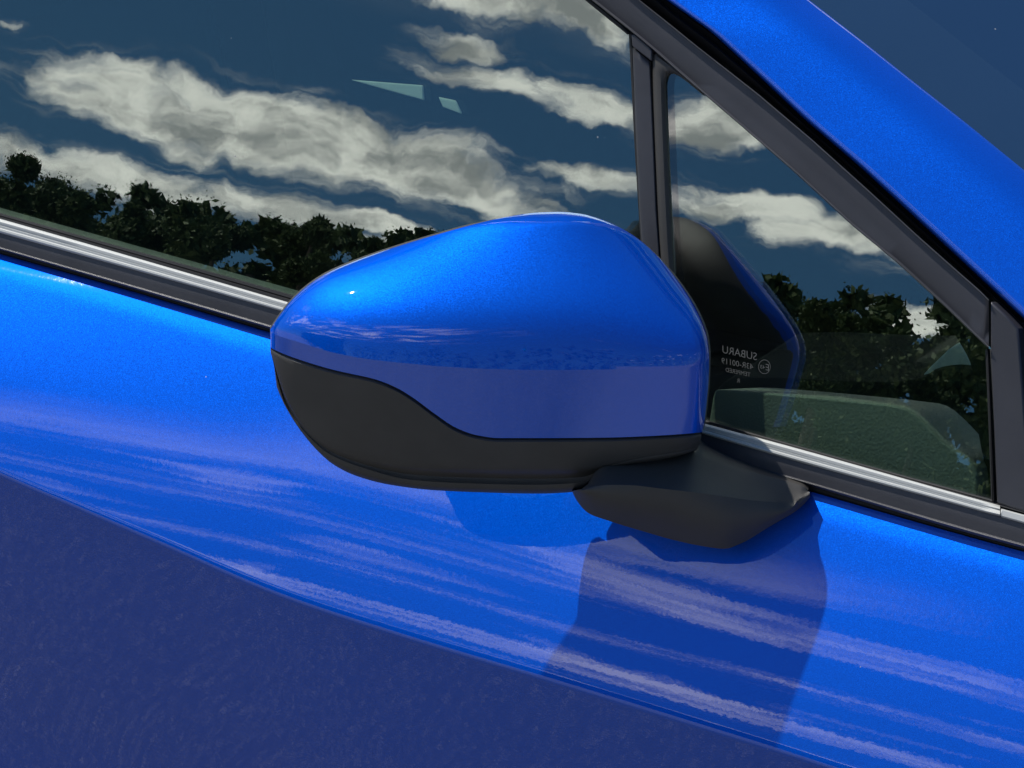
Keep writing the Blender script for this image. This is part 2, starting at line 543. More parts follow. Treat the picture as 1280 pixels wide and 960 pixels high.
xs = np.linspace(XL, XR, 90)
door = grid_obj('door', np.array([section(x) for x in xs]).transpose(1, 0, 2).tolist(), M_PAINT, car, 60)

# front wing: the body side ahead of the door, with a wheel arch
def wing_section(x):
    p = section(XR)
    f_ = (x-XR)/1.2
    q = []
    for v in p:
        y = v[1]+0.05*f_*f_
        z = v[2]+(-0.10*f_ if v[2] > .7 else 0)
        if .28 < f_ < .9:
            arch = 0.33+math.sqrt(max(0, .36**2-((f_-.59)*1.2)**2))
            z = max(z, min(arch, .70))
        q.append(np.array([x+0.004, y, z]))
    return q
wxs = np.linspace(XR, XR+1.2, 40)
wing = grid_obj('front_wing', np.array([wing_section(x) for x in wxs]).transpose(1, 0, 2).tolist(), M_PAINT, car, 60)

# --- belt mouldings
xr_ = np.linspace(-160, 1400, 50)
glass_b = pchip([-160, 0, 367, 881, 977, 1094, 1214, 1280, 1400], [222, 267.5, 370.5, 526, 553, 586, 618.5, 636, 668])
silver_t = pchip([-160, 0, 359, 881, 980, 1214, 1280, 1400], [229, 273.5, 377.5, 529.5, 556, 622, 640, 673])
silver_b = pchip([-160, 0, 337, 881, 980, 1214, 1280, 1400], [247, 291.5, 385, 543.5, 572.5, 636, 654.6, 688])
black_b = pchip([-160, 0, 337, 870, 980, 1214, 1280, 1400], [266, 312.5, 411, 569, 598, 667.5, 685.5, 718])
xcut = np.linspace(-160, 1250, 60)
strip('silver_strip', [(x, silver_b(x)) for x in xcut], [(x, silver_t(x)) for x in xcut],
      [(0, -6), (0, 2.2), (.05, 4.2), (.16, 5.0), (.30, 4.8), (.37, 4.1), (.52, 4.2), (.56, 3.9), (.60, 4.2), (.80, 4.2), (.85, 3.8), (.95, 3.2), (1, 2.0), (1, -5)], M_SILVER, door)
xe = np.linspace(1251, 1400, 10)
strip('silver_end', [(x, silver_b(x)) for x in xe], [(x, silver_t(x)+3) for x in xe], [(0, -6), (0, 2.2), (.05, 4.2), (.2, 5), (.8, 4.5), (.95, 3), (1, -5)], M_SILVER, door)
strip('glass_run_seal', [(x, silver_t(x)+1) for x in xr_], [(x, glass_b(x)-1.5) for x in xr_], [(0, -6), (0, 2.0), (.4, 1.6), (.5, .4), (.6, 1.0), (.9, 0.6), (1, -4)], M_RUBBER, door)
strip('belt_moulding', [(x, black_b(x)) for x in xr_], [(x, silver_b(x)-.5) for x in xr_],
      [(0, -8), (0, 1.0), (.03, 2.8), (.10, 4.2), (.14, 3.8), (.18, 3.2), (.5, 3.4), (.85, 3.6), (1, 3.0), (1, -6)], M_TRIM, door)
strip('belt_seal', [(x, bf(x)+1.5) for x in xr_], [(x, black_b(x)-1) for x in xr_], [(0, -8), (0, -3), (.5, -1.5), (1, -2), (1, -8)], M_RUBBER, door)

# --- windows
wl = [(x, glass_b(x)+10) for x in np.linspace(-300, 806, 24)]
main_out = [(-300, -420), (300, -420), (560, -150), (736, -3), (770, 25), (789, 41), (794, 120), (800, 230), (803, 330), (806, 400)] + wl[::-1]
window_glass = slab('window_glass', main_out, -0.0012, 0.004, M_GLASS, door, 0)
q_out = [(826, 78), (850, 86), (921, 150), (993, 212), (1065, 279), (1132, 336), (1236, 436), (1240, 520), (1246, 640)] + \
        [(x, glass_b(x)+10) for x in np.linspace(1240, 850, 8)] + [(842, 380), (836, 250)]
quarter_glass = slab('quarter_glass', q_out, -0.0016, 0.004, M_GLASS, door, 0)

# --- diagonal window frame
low = [(360, -330), (560, -152), (739, 0), (787, 38), (817, 63), (848, 90.5), (920, 152), (992, 214.5), (1064, 281), (1123, 330), (1184, 386), (1236, 436)]
upp = [(500, -262), (660, -124), (799.7, 0), (835, 28), (872, 58), (947.5, 117), (1016, 175), (1085, 237), (1149, 296), (1201, 342), (1225, 363), (1236, 374)]
strip('window_frame', low, upp, [(0, -9), (0, 1.2), (.012, 3.6), (.035, 4.2), (.05, 3.6), (.06, 1.6), (.09, 1.4), (.5, 2.6), (.95, 1.6), (.975, 2.2), (.99, 1.8), (1, .2), (1, -12)], M_TRIM, door, 120, 30)
lowa = np.array(resample(low, 120)); uppa = np.array(resample(upp, 120))
def band(a, b, f0, f1):
    return [tuple(p*(1-f0)+q*f0) for p, q in zip(a, b)], [tuple(p*(1-f1)+q*f1) for p, q in zip(a, b)]
for f0, f1 in ((.012, .052), (.955, .995)):
    b0, b1 = band(lowa, uppa, f0, f1)
    strip('frame_bead', b0, b1, [(0, 0), (.1, 3.6), (.3, 4.7), (.6, 4.9), (.85, 4.2), (1, 2.6), (1, 0)], M_BEAD, door, 120, 80)
# seal line under the frame over the main window
strip('window_seal', [(340, -334), (545, -152), (731, 0), (784, 43)], [(356, -330), (556, -152), (737, 0), (787, 40)], [(0, -6), (0, -1), (.4, .5), (1, .5), (1, -4)], M_RUBBER, door, 40)
strip('window_seal', [(786, 42), (793, 180), (801, 310), (806, 420)], [(791, 42), (798, 180), (806, 310), (811, 420)], [(0, -6), (0, -1), (.5, .2), (1, -.5), (1, -6)], M_RUBBER, door, 40)
# division bar between the windows
slab('bar_end_cap', [(789, 43.5), (792.5, 42.5), (812, 59), (814.5, 63), (814.5, 76), (812, 75), (790, 57.5)], 0.0035, 0.009, M_TRIM, door, 0.0006)
strip('division_bar', [(790.5, 59.5), (794, 150), (799, 260), (806, 360), (818, 500)], [(813.2, 77.5), (816.5, 150), (821, 260), (828, 360), (838, 500)],
      [(0, -6), (0, 1.2), (.05, 2.0), (.12, 2.2), (.5, 2.6), (.9, 2.4), (.96, 1.8), (1, -5)], M_TRIM, door, 40)
# rounded moulding round the quarter glass
mo_out = [(815.5, 65.5), (815.5, 110), (819, 200), (823.5, 300), (830, 380), (842, 500)]
mo_in = [(858, 104), (836, 100), (834.5, 150), (838.5, 250), (843, 340), (858, 500)]
mo_i = chaikin([(880, 120), (846, 91.5), (833, 93), (832.5, 112), (834.5, 160), (838.5, 250), (843, 340), (858, 500)], 3)
mo_o = chaikin([(880, 117.5), (840, 83), (817, 63.5), (816, 66), (815.5, 110), (819, 200), (823.5, 300), (830, 380), (842, 500)], 2)
mo_i, mo_o = resample(mo_i, 80), resample(mo_o, 80)
strip('quarter_moulding', mo_o, mo_i, [(0, -5), (0, 1.0), (.1, 2.0), (.35, 2.4), (.6, 2.0), (.8, .6), (.93, -1.0), (1, -3)], M_PLAST, door, 80)
# rim along the right of the quarter glass and the sail panel ahead of it
strip('quarter_rim', [(1231.5, 437), (1233.5, 480), (1236, 540), (1239, 626)], [(1236.5, 436), (1238.5, 480), (1241, 540), (1244.5, 628)], [(0, -7), (0, -1), (.3, 1.8), (.6, 2.2), (1, .5), (1, -6)], M_RUBBER, door, 30)
slab('sail_panel', [(1237.8, 376.5), (1255, 392.5), (1272, 410.5), (1275, 440), (1282, 540), (1290, 643), (1245.5, 629), (1242, 540), (1239, 470), (1237.8, 440)], 0.0022, 0.012, M_TRIM, door, 0.001)

# --- body pillar beside the windscreen
seal_up = [(480, -330), (680, -143), (834, 0), (892.5, 43), (947.5, 94), (1009, 152), (1078, 211), (1132, 260.5), (1184, 308.5), (1280, 398), (1330, 446)]
pil_lo = [(480, -332), (680, -145), (832, -3), (892.5, 40), (947.5, 91), (1009, 149), (1078, 208), (1132, 257.5), (1184, 305.5), (1280, 395), (1330, 443), (1420, 530)]
pil_up = [(660, -300), (820, -160), (1011, 0), (1078, 51.6), (1140, 101), (1210, 156), (1280, 213), (1400, 314), (1500, 400), (1600, 480)]
def lift(line, f):
    return resample(line, f)
NP = 80
la, lb = resample(pil_lo, NP), resample(pil_up, NP)
# pair points roughly across the pillar
rows = []
prof = [(-.03, -.022), (-.02, -.008), (0, -.0010), (.02, -.0004), (.06, -.0012), (.15, -.0028), (.3, -.0058), (.45, -.0092), (.55, -.0119), (.63, -.0146), (.70, -.0174), (.78, -.0214), (.88, -.0279), (.97, -.0352), (1.0, -.0379), (1.005, -.046)]
for fr, off in prof:
    rows.append([on_w(*(a*(1-fr)+b*fr), off) for a, b in zip(la, lb)])
pillar = grid_obj('windscreen_pillar', rows, M_PAINT, car, 70)
# dark gap and door seal between frame and pillar
strip('pillar_seal', [(500, -266), (660, -128), (799, -4), (872, 54), (947.5, 113), (1016, 171), (1085, 233), (1149, 292), (1201, 338), (1236, 371), (1276, 412), (1292, 445)],
      [(480, -320), (680, -138), (835, 3), (892.5, 45), (947.5, 96), (1009, 154), (1078, 213), (1132, 262), (1184, 310), (1240, 362), (1281, 401), (1310, 432)],
      [(0, -16), (.0, -10), (.3, -7), (.5, -5.5), (.62, -9), (.7, -13), (.85, -12), (1, -10), (1.05, -20)], M_RUBBER, pillar, 80)
slab('wing_corner', [(1277, 404), (1284, 402), (1500, 560), (1500, 775), (1290, 700), (1292, 640), (1283, 520)], -0.008, 0.01, M_RUBBER, pillar, 0)

# --- windscreen: leans back from the pillar edge
edge3 = [on_w(*b, -0.0415) for b in lb]
NS = np.array([0.62, -0.20, 0.76]); NS /= np.linalg.norm(NS)
along = edge3[-1]-edge3[0]; along /= np.linalg.norm(along)
across = np.cross(along, NS)
if np.dot(across, np.array([0, 1, 0])) < 0: across = -across
NS = np.cross(along, across); NS /= np.linalg.norm(NS)
if NS[2] < 0: NS = -NS
across /= np.linalg.norm(across)
def ws_rows(ws, dn):
    return [[np.array(p)+across*w+NS*(dn+0.05*w*(1.3-w)) for p in edge3] for w in ws]
windscreen = grid_obj('windscreen', ws_rows(np.linspace(-.004, 1.3, 26), 0.0), M_SHIELD, car, None, NS)
frit = grid_obj('windscreen_border', ws_rows([-.002, .02, .04, .052], -0.002), M_RUBBER, windscreen, None, NS)

# --- cabin: roof, far side, floor, trims (all dark behind the glass)
def box(name, lo, hi_, mat, parent, bevel=0.01, seg=3):
    x0, y0, z0 = lo; x1, y1, z1 = hi_
    vs = [np.array(p, float) for p in ((x0, y0, z0), (x1, y0, z0), (x1, y1, z0), (x0, y1, z0))]
    return prism(name, vs, np.array([0, 0, z1-z0], float), mat, parent, bevel, seg)
top_edge_y = on_w(300, -400)[1]
zroof = on_w(300, -400)[2]
roof = box('roof', (-2.2, top_edge_y-.02, zroof), (-.10, 1.35, zroof+.05), M_PAINT, car, .02)
box('headliner', (-2.19, top_edge_y, zroof-.015), (-.11, 1.33, zroof-.003), M_DARK, roof, 0)
floor_ = box('cabin_floor', (-2.2, .02, .30), (1.2, 1.36, .33), M_DARK, car, 0)
box('rear_bulkhead', (-2.2, .02, .34), (-2.15, 1.36, zroof-.02), M_DARK, car, 0)

# door inner trim: the padded piece right behind the quarter glass
pad = slab('door_trim', chaikin([(892, 489), (897, 486.5), (985, 493), (1118, 506), (1138, 512), (1158, 530), (1182, 556), (1214, 575), (1222, 590), (1222, 660), (880, 575), (887, 520)], 1, True), -0.030, 0.055, M_VINYL, door, 0.004, 4)
# sill trim under the main window
slab('sill_trim', [(-300, 184), (0, 269.5), (367, 372), (810, 504), (810, 560), (-300, 260)], -0.020, 0.035, M_VINYL, door, 0.004, 3)
slab('door_lining', [(x, glass_b(x)+4) for x in np.linspace(-300, 1236, 30)] + [(1236, glass_b(1236)+60), (-300, glass_b(-300)+60)], -0.028, 0.02, M_DARK, door, 0)
# this side's pillar lining
slab('pillar_lining', chaikin([(1196, 426), (1209, 448), (1215, 468), (1220, 500), (1222, 560), (1250, 660), (1300, 660), (1300, 440), (1210, 330), (1105, 235), (905, 60), (880, 60), (1000, 190), (1120, 330), (1180, 400)], 1, True), -0.045, 0.02, M_DARK, pillar, 0.003)

# far side of the cabin
FY = 1.38
def on_far(u, v):
    return on_plane(u, v, np.array([0, FY, 0]), np.array([0, -1., 0]))
far_px = [(-900, -500), (1700, -500), (1700, 900), (-900, 900)]
far = mesh_obj('far_door_lining', [on_far(u, v) for u, v in far_px], [(0, 1, 2, 3)], M_DARK, car, False)
sm = far.modifiers.new('thickness', 'SOLIDIFY'); sm.thickness = 0.02; sm.offset = 0
# dashboard top behind the quarter glass
dash_px = chaikin([(880, 477.5), (960, 475.5), (1000, 478), (1060, 481), (1110, 482), (1148, 477), (1160, 468), (1185, 463.5), (1203, 465), (1216, 468), (1260, 480), (1330, 510), (1330, 720), (880, 600)], 1, True)
prism('dashboard', [on_w(u, v, -0.16) for u, v in dash_px], np.array([0.0, .10, 0]), M_DARK, car, 0.006)
dash_tri = prism('sunlit_dash_patch', [on_w(u, v, -0.172) for u, v in chaikin([(1197, 426), (1150, 471), (1150, 480), (1222, 480), (1216, 462), (1208, 444)], 1, True)], np.array([0, .012, 0]), M_PALE, car, 0.001)  # added pale piece painting a sunlit part of the dash
prism('sunlit_sliver', [on_w(u, v, -0.05) for u, v in [(438, 100), (528, 107), (529.5, 125.5), (480, 112)]], np.array([0, .0015, 0]), M_PALE, car, 0.0008)  # added pale sheet standing for a patch of sunlight in the cabin
prism('sunlit_sliver_small', [on_w(u, v, -0.05) for u, v in [(547.5, 121.5), (569, 126), (577, 143), (553, 134)]], np.array([0, .0015, 0]), M_PALE, car, 0.0008)  # second added sheet, a smaller painted sunlight patch
def seat(x, y):
    s = box('seat', (x-.25, y-.24, .45), (x+.25, y+.24, .60), M_DARK, car, .05)
    prism('seat_back', [np.array(p) for p in ((x-.22, y-.22, .58), (x-.06, y-.22, .58), (x-.20, y-.2, 1.12), (x-.34, y-.2, 1.12))], np.array([0, .42, 0]), M_DARK, s, .05, 3)
    prism('headrest', [np.array(p) for p in ((x-.33, y-.12, 1.15), (x-.23, y-.12, 1.15), (x-.25, y-.1, 1.30), (x-.36, y-.1, 1.30))], np.array([0, .22, 0]), M_DARK, s, .03, 3)
seat(-.45, .42); seat(-.45, 1.02)

# ------------------------------------------------------------------ the side mirror
T_pts = [(338, 411.5), (340, 408), (344, 402), (351, 392), (362, 378), (376, 364), (404, 344), (438, 328.6), (489, 310.5), (545, 293.5), (601, 278.2), (638, 270.2), (673, 265.6), (698, 264.8), (726, 267.3), (748, 273), (769, 281.5), (797, 298), (825, 323.5), (842, 344), (859, 367), (873, 391), (882, 413), (885, 425), (886.6, 440)]
Tf = pchip(*zip(*T_pts))
Cf = pchip([338, 341, 376, 418, 461, 517, 559, 620, 680, 780, 850, 870, 886.6], [415.5, 417, 428.5, 441, 449, 455, 458.5, 461.5, 462.5, 461.5, 459.5, 456, 450])
Bf = pchip([338, 344, 376, 418, 438, 455, 469, 494, 517, 545, 573, 601, 629, 680, 764, 820, 874, 886.6], [434, 437.5, 450, 462.5, 467, 470.5, 474, 483.5, 497, 517, 534.5, 544, 547.5, 547.5, 547, 545, 541.5, 540])
Of = pchip([338, 343, 345, 350, 356.5, 376, 396, 418, 446, 489, 545, 601, 680, 732, 744, 751, 760, 780, 820, 870, 886.6], [440, 460, 480, 494, 507.5, 538, 561, 580, 594, 605.5, 612.5, 615.2, 617, 614.5, 610, 596, 586.5, 582, 577.5, 568, 562])
L1f = pchip([338, 360, 393, 432, 477, 545, 680, 738, 780, 886], [438, 500, 545, 565, 577, 584.5, 586.5, 586.5, 579, 560])
L2f = pchip([338, 356, 376, 413, 461, 517, 573, 680, 738, 780, 886], [439, 504, 534, 567, 586, 599.5, 603.5, 606, 603, 581, 561])
xrf = pchip([430, 441, 470, 496, 530, 541, 552, 565, 620], [886.6, 886.6, 886, 884, 880, 877.5, 875.5, 871, 871])
gam_u = np.array([338, 342, 350, 375, 410, 450, 500, 560, 650, 750, 820, 862, 876, 882, 886.6])
gam_a = np.array([-80, -68, -52, -37, -26, -17, -10, -4, 0, 4, 9, 18, 36, 56, 78.])
ug = np.linspace(338, 886.6, 3000)
qg = -np.tan(np.radians(pchip(gam_u, gam_a)(ug)))
qg = np.concatenate([[0], np.cumsum((qg[1:]+qg[:-1])/2*np.diff(ug))])
def A_of(u):
    a0 = np.interp(868, ug, qg)
    return np.interp(u, ug, qg)-a0

def profile(u):
    """vertical run of surface angle (degrees, positive = turned up) at column u -> list of (v, q)"""
    T, C, B, L1, L2, O = (float(f(u)) for f in (Tf, Cf, Bf, L1f, L2f, Of))
    w = max(0., min(1., (u-450)/240)); w = w*w*(3-2*w)
    rh = float(np.interp(u, [590, 640, 673, 700, 740, 770, 800], [0, 7, 16, 15, 11, 3, 0]))/(C-T)   # height of the rolled top ridge
    sA = [0, .02, .06, .12, .22, .35, .48, .62, .76, .88, 1.0]
    aA = np.array([80, 72, 64, 55, 46, 38, 30, 18, 3, -5, -8.])
    angA = pchip(sA, aA)
    sB = [0, .02, .06, .14, .28, .46, .58, .68, .77, .86, 1.0]
    aB = np.array([36, 35, 34, 33, 32, 29, 22, 9, -2, -5.5, -8.])
    aR = np.array([82, 79, 74, 66, 56, 44, 32, 20, 7, -4, -10.])
    angB0 = pchip(sB, aB)
    def angB(s):
        a = angB0(s)
        if rh > .004:
            k = np.clip(s/rh, 0, 1.25)
            top = np.interp(k, [0, .3, .75, .95, 1.1, 1.25], [80, 75, 68, 56, 40, 34])
            f = np.clip((1.25-s/rh)/.15, 0, 1)
            a = np.where(s/rh < 1.25, top*f+a*(1-f), a)
        return a
    wr = max(0., min(1., (u-700)/180)); wr = wr*wr*(3-2*wr)
    angR = pchip(sA, aR)
    angf = lambda s: (angA(s)*(1-w)+angB(s)*w)*(1-wr)+angR(s)*wr
    s = np.concatenate([np.linspace(0, .16, 30), np.linspace(.18, 1, 34)])
    v_up = T+(C-T)*s
    tn = np.tan(np.radians(angf(s)))
    q = np.concatenate([[0], np.cumsum((tn[1:]+tn[:-1])/2*np.diff(v_up))])
    q -= q[-1]
    up = list(zip(v_up, q))
    # soft crease to the flat lower band
    band = []
    nb = 12
    vb = C+(B-C)*np.concatenate([[.015], np.linspace(.06, 1, nb-1)])
    vp, qq = C, 0.0
    for i, vv in enumerate(vb):
        am = -33
        qq += math.tan(math.radians(am*(1-.45*wr)))*(vv-vp); vp = vv
        band.append((vv, qq))
    # black lower housing
    low_ = []
    # gap lip
    g0 = min(2.2, .25*max(.5, L1-B))
    low_.append((B+0.2, qq-9.0))
    low_.append((B+g0*.8, qq-9.0))
    low_.append((B+g0*1.1, qq-4.0))
    vp2 = B+g0*2.2; q2 = qq-2.5
    low_.append((vp2, q2))
    n1 = 10
    va = vp2+(L1-vp2)*np.linspace(0, 1, n1+1)[1:]
    for i, vv in enumerate(va):
        q2 += math.tan(math.radians(-32-8*i/n1))*(vv-vp2); vp2 = vv
        low_.append((vv, q2))
    n2 = 5
    va = vp2+(L2-vp2)*np.linspace(0, 1, n2+1)[1:]
    for i, vv in enumerate(va):
        q2 += math.tan(math.radians([-60, -76, -70, 0, 40][i]))*(vv-vp2); vp2 = vv
        low_.append((vv, q2))
    n3 = 6
    va = vp2+(O-vp2)*np.linspace(0, 1, n3+1)[1:]
    for i, vv in enumerate(va):
        q2 += math.tan(math.radians([-25, -32, -42, -55, -68, -78][i]))*(vv-vp2); vp2 = vv
        low_.append((vv, q2))
    return up, band, low_

GAP = 0.061
z_anchor = depth_of(on_w(868, 459, GAP))
PXM = z_anchor/F                              # metres per photo pixel at the mirror
cols = np.concatenate([338+np.array([0, .6, 1.5, 3, 5, 8, 12, 17, 23, 30, 38, 47, 57]), np.linspace(406, 840, 62), 886.6-np.array([40, 34, 28, 23, 18.5, 14.5, 11, 8, 5.5, 3.5, 2, .8, 0])])
def m_pt(u, v, q):
    k = (float(xrf(v))-338)/(886.6-338) if v > 430 else 1.0
    uu = 338+(u-338)*k
    return at_z(uu, v, z_anchor-(q+A_of(u))*PXM)
cap_rows, house_rows = [], []
profs = [profile(u) for u in cols]
# fair the cap: even out the vertical profiles from one station to the next
QU = np.array([[q for v, q in p[0]] for p in profs])
KW = np.exp(-.5*((cols[:, None]-cols[None, :])/22.0)**2)
span = np.minimum(cols-338, 886.6-cols)
KW = np.where(np.abs(cols[:, None]-cols[None, :]) <= np.minimum(60, span)[:, None]+1e-6, KW, 0)
# weight by station spacing
sp = np.gradient(cols)
KW = KW*sp[None, :]
KW /= KW.sum(1, keepdims=True)
QU = KW@QU
for u, pr, qs_ in zip(cols, profs, QU):
    up, band, low_ = pr
    up = [(v, q) for (v, _), q in zip(up, qs_)]
    cap_rows.append([m_pt(u, v, q) for v, q in up+band] + [m_pt(u, band[-1][0]+.4, band[-1][1]-2.0), m_pt(u, band[-1][0]+.2, band[-1][1]-12.0)])
    house_rows.append([m_pt(u, v, q) for v, q in low_])
side_mirror = grid_obj('side_mirror', house_rows, M_PLAST, car, 50, -D)
side_mirror['label'] = 'two tone side mirror, blue cap over black lower housing'
cap = grid_obj('mirror_cap', cap_rows, M_PAINT, side_mirror, 19, -D)

# rear shell: from the silhouette back to the rim of the mirror glass
sil = [cap_rows[i][0] for i in range(len(cols))]                                  # over the top, left to right
sil += [cap_rows[-1][j] for j in range(1, len(cap_rows[-1])-2)]                       # down the inboard end
sil += house_rows[-1][3:]
sil += [house_rows[i][-1] for i in range(len(cols)-2, -1, -1)]                        # back along the bottom
sil += [house_rows[0][j] for j in range(len(house_rows[0])-2, 2, -1)]
sil += [cap_rows[0][j] for j in range(len(cap_rows[0])-3, 0, -1)]
sil = np.array(sil)
def proj(p):
    d_ = np.asarray(p)-CAM
    z = np.dot(d_, D)
    return 640+F*np.dot(d_, R)/z, 480-F*np.dot(d_, U)/z
rim_n = np.array([-0.55, 0.83, -0.05]); rim_n /= np.linalg.norm(rim_n)
left_tip = sil[0] - (-D)*0.006
cv = 440.0
loops3 = [sil]
rimpts = []
for p in sil:
    u, v = proj(p)
    s = (u-338)/548.6
    uu = 339.5+(u-338)*(1-.06*s) + 1.5*(1-s)
    vv = cv+(v-cv)*(0.985-.03*s)
    q_ = at_z(uu, vv, depth_of(p)+.005+.018*s+(.020*max(0., min(1., (u-620)/160)) if v > 470 else 0))
    rimpts.append(q_)
rimpts = np.array(rimpts)
lip = []
for p in sil:
    u, v = proj(p)
    f_ = max(0., min(1., (640-u)/60)) * (1 if v < 420 else 0)
    fr_ = max(0., min(1., (u-790)/50)) if v < 540 else 0
    lip.append(p - (-D)*.0035 + U*(.0009*f_+.0004*fr_) - R*.0004*f_ + R*.0009*fr_)
lip = np.array(lip)
mid1 = lip*.62+rimpts*.38
mid2 = lip*.25+rimpts*.75
cen = rimpts.mean(0)
# keep the shell full: push the middle loops a little outwards
inner = cen+(rimpts-cen)*.86 + D*0.003
inner2 = cen+(rimpts-cen)*.60 + D*0.006
nn_ = len(sil)
loops3 = [sil, lip, mid1, mid2, rimpts, inner, inner2]
verts = [p for l in loops3 for p in l]
faces = [(l*nn_+i, l*nn_+(i+1) % nn_, (l+1)*nn_+(i+1) % nn_, (l+1)*nn_+i) for l in range(len(loops3)-1) for i in range(nn_)]
shell = mesh_obj('mirror_rear_shell', verts, faces, M_PLAST, side_mirror, True, 60)
gpts = [cen+(p-cen)*.605 + D*0.0065 for p in rimpts]
cgl = np.array(gpts).mean(0)
mesh_obj('mirror_glass', gpts+[cgl], [(i, (i+1) % nn_, nn_) for i in range(nn_)], M_MIRROR, side_mirror, True)

# --- foot joining the mirror to the door
def q_house(u, v):
    up, band, low_ = profile(u)
    vs_, qs_ = zip(*low_)
    return float(np.interp(v, vs_, qs_))+float(A_of(u))
def zm(u, v, back=0.0):
    return z_anchor-q_house(min(u, 868), v)*PXM+back
def zdoor(u, v, off=0.0):
    return depth_of(on_w(u, v, off))
zl, zr = z_anchor, zdoor(1012, 618, .008)
def zf(u, b=0.0):
    t = (u-740)/272.0
    return zl*(1-t)+zr*t+b
top_px = [(736, 604, zf(738, .020)), (742, 594, zf(745, .020)), (756, 583, zf(756, .020)), (790, 577, zf(790, .020)), (820, 573, zf(820, .020)), (868, 562, zf(868, .022)),
          (880, 567.5, zf(880, .022)), (905, 578, zf(905, .018)), (947, 592, zf(947, .010)), (989, 603, zf(989, .004)), (1004, 608, zf(1004, .001)), (1010, 613, zf(1010, .0))]
rid_px = [(727, 611, zf(730, .010)), (740, 608.5, zf(740, .004)), (764, 606, zf(764, .000)), (790, 606.5, zf(790, -.003)), (815, 609.5, zf(815, -.006)), (850, 613.5, zf(850, -.009)),
          (880, 617, zf(880, -.010)), (905, 620.5, zf(905, -.010)), (945, 626, zf(945, -.008)), (984, 628.5, zf(984, -.005)), (1002, 622, zf(1002, -.003)), (1011.5, 615, zf(1011, -.001))]
bot_px = [(715, 614, zf(730, .018)), (720, 624, zf(738, .020)), (735, 641, zf(745, .022)), (764, 652, zf(764, .022)), (800, 663, zf(800, .022)), (840, 674.5, zf(840, .020)),
          (877, 682.5, zf(877, .014)), (905, 686, zf(905, .010)), (927, 679, zf(927, .008)), (961, 659, zf(961, .004)), (1000, 635, zf(1000, .001)), (1013, 621, zf(1013, .0))]
NF = 64
def dense(l):
    a = np.array(l, float); t = np.arange(len(a))
    tt = np.linspace(0, len(a)-1, NF)
    return np.stack([pchip(t, a[:, k])(tt) for k in range(3)], 1)
tp, rp, bp = dense(top_px), dense(rid_px), dense(bot_px)
rows = []
back = np.array([0, .03, 0])
rows.append([at_z(p[0]+4, p[1]-14, p[2]+.03) for p in tp])
for f_ in np.linspace(0, 1, 9)[:-1]:
    bul = 0.0008*math.sin(math.pi*f_)
    rows.append([at_z(*(a*(1-f_)+b*f_)[:2], (a*(1-f_)+b*f_)[2]+bul) for a, b in zip(tp, rp)])
for f_ in np.linspace(0, 1, 11):
    bul = -0.006*math.sin(math.pi*min(1, f_*1.02))
    rows.append([at_z(*(a*(1-f_)+b*f_)[:2], (a*(1-f_)+b*f_)[2]+bul*(1 if k < NF-8 else .3)) for k, (a, b) in enumerate(zip(rp, bp))])
rows.append([at_z(p[0], p[1]-1.5, p[2]+.006) for p in bp])
rows.append([at_z(p[0]+6, p[1]-10, p[2]+.05) for p in bp])
foot = grid_obj('mirror_foot', rows, M_PLAST, side_mirror, 28, -D)
# solid plug inside the hinge so that no light passes between housing and foot
hx = at_z(800, 585, zm(800, 578, .03))
bpy_m = bpy.data.meshes.new('hinge')
bm = bmesh.new()
bmesh.ops.create_cone(bm, cap_ends=True, segments=32, radius1=.022, radius2=.022, depth=.045)
bm.to_mesh(bpy_m); bm.free(); bpy_m.materials.append(M_RUBBER)
hinge = bpy.data.objects.new('hinge', bpy_m); COL.objects.link(hinge); hinge.location = hx; hinge.parent = side_mirror

# ------------------------------------------------------------------ maker's print on the quarter glass (reads mirrored, as in the photo)
def text_mesh(txt, size):
    cu = bpy.data.curves.new('txt', 'FONT'); cu.body = txt; cu.size = size; cu.resolution_u = 3
    ob = bpy.data.objects.new('txt', cu); COL.objects.link(ob)
    dg = bpy.context.evaluated_depsgraph_get()
    me = bpy.data.meshes.new_from_object(ob.evaluated_get(dg))
    bpy.data.objects.remove(ob); bpy.data.curves.remove(cu)
    vs_ = [np.array(v.co) for v in me.vertices]; fs_ = [tuple(p.vertices) for p in me.polygons]
    bpy.data.meshes.remove(me)
    return vs_, fs_
def mark(txt, u0, v0, u1, v1, name):
    """text whose first letter starts at photo point (u0, v0) and whose last ends at (u1, v1)"""
    vs_, fs_ = text_mesh(txt, 1.0)
    a = np.array(vs_)
    w_ = a[:, 0].max()-a[:, 0].min(); a[:, 0] -= a[:, 0].min()
    p0, p1 = on_w(u0, v0, -.0012), on_w(u1, v1, -.0012)
    ex = (p1-p0)/w_
    ey = on_w(u0, v0-10, -.0012)-on_w(u0, v0, -.0012); ey = ey/np.linalg.norm(ey)*np.linalg.norm(ex)
    pts = [p0+ex*x+ey*y for x, y, _ in a]
    mesh_obj(name, pts, fs_, M_MARK, door, False)
mark('SUBARU', 946, 450.5, 903, 441, 'glass_print')
mark('43R-00119', 941.5, 462, 902, 454, 'glass_print')
mark('TEMPERED', 938, 471, 907, 464.5, 'glass_print')
mark('E', 961, 463.5, 957, 462.5, 'glass_print')
mark('43', 956, 461.5, 950.5, 460.5, 'glass_print')
mark('R', 924.5, 478.5, 921, 478, 'glass_print')
ring = []
for k in range(32):
    a = 2*math.pi*k/32
    ring.append((955.5+7.6*math.cos(a), 458.5+9.0*math.sin(a)))
ri = [on_w(955.5+(u-955.5)*.92, 458.5+(v-458.5)*.92, -.0012) for u, v in ring]
ro = [on_w(u, v, -.0012) for u, v in ring]
mesh_obj('print_ring', ro+ri, [(i, (i+1) % 32, 32+(i+1) % 32, 32+i) for i in range(32)], M_MARK, door, False)

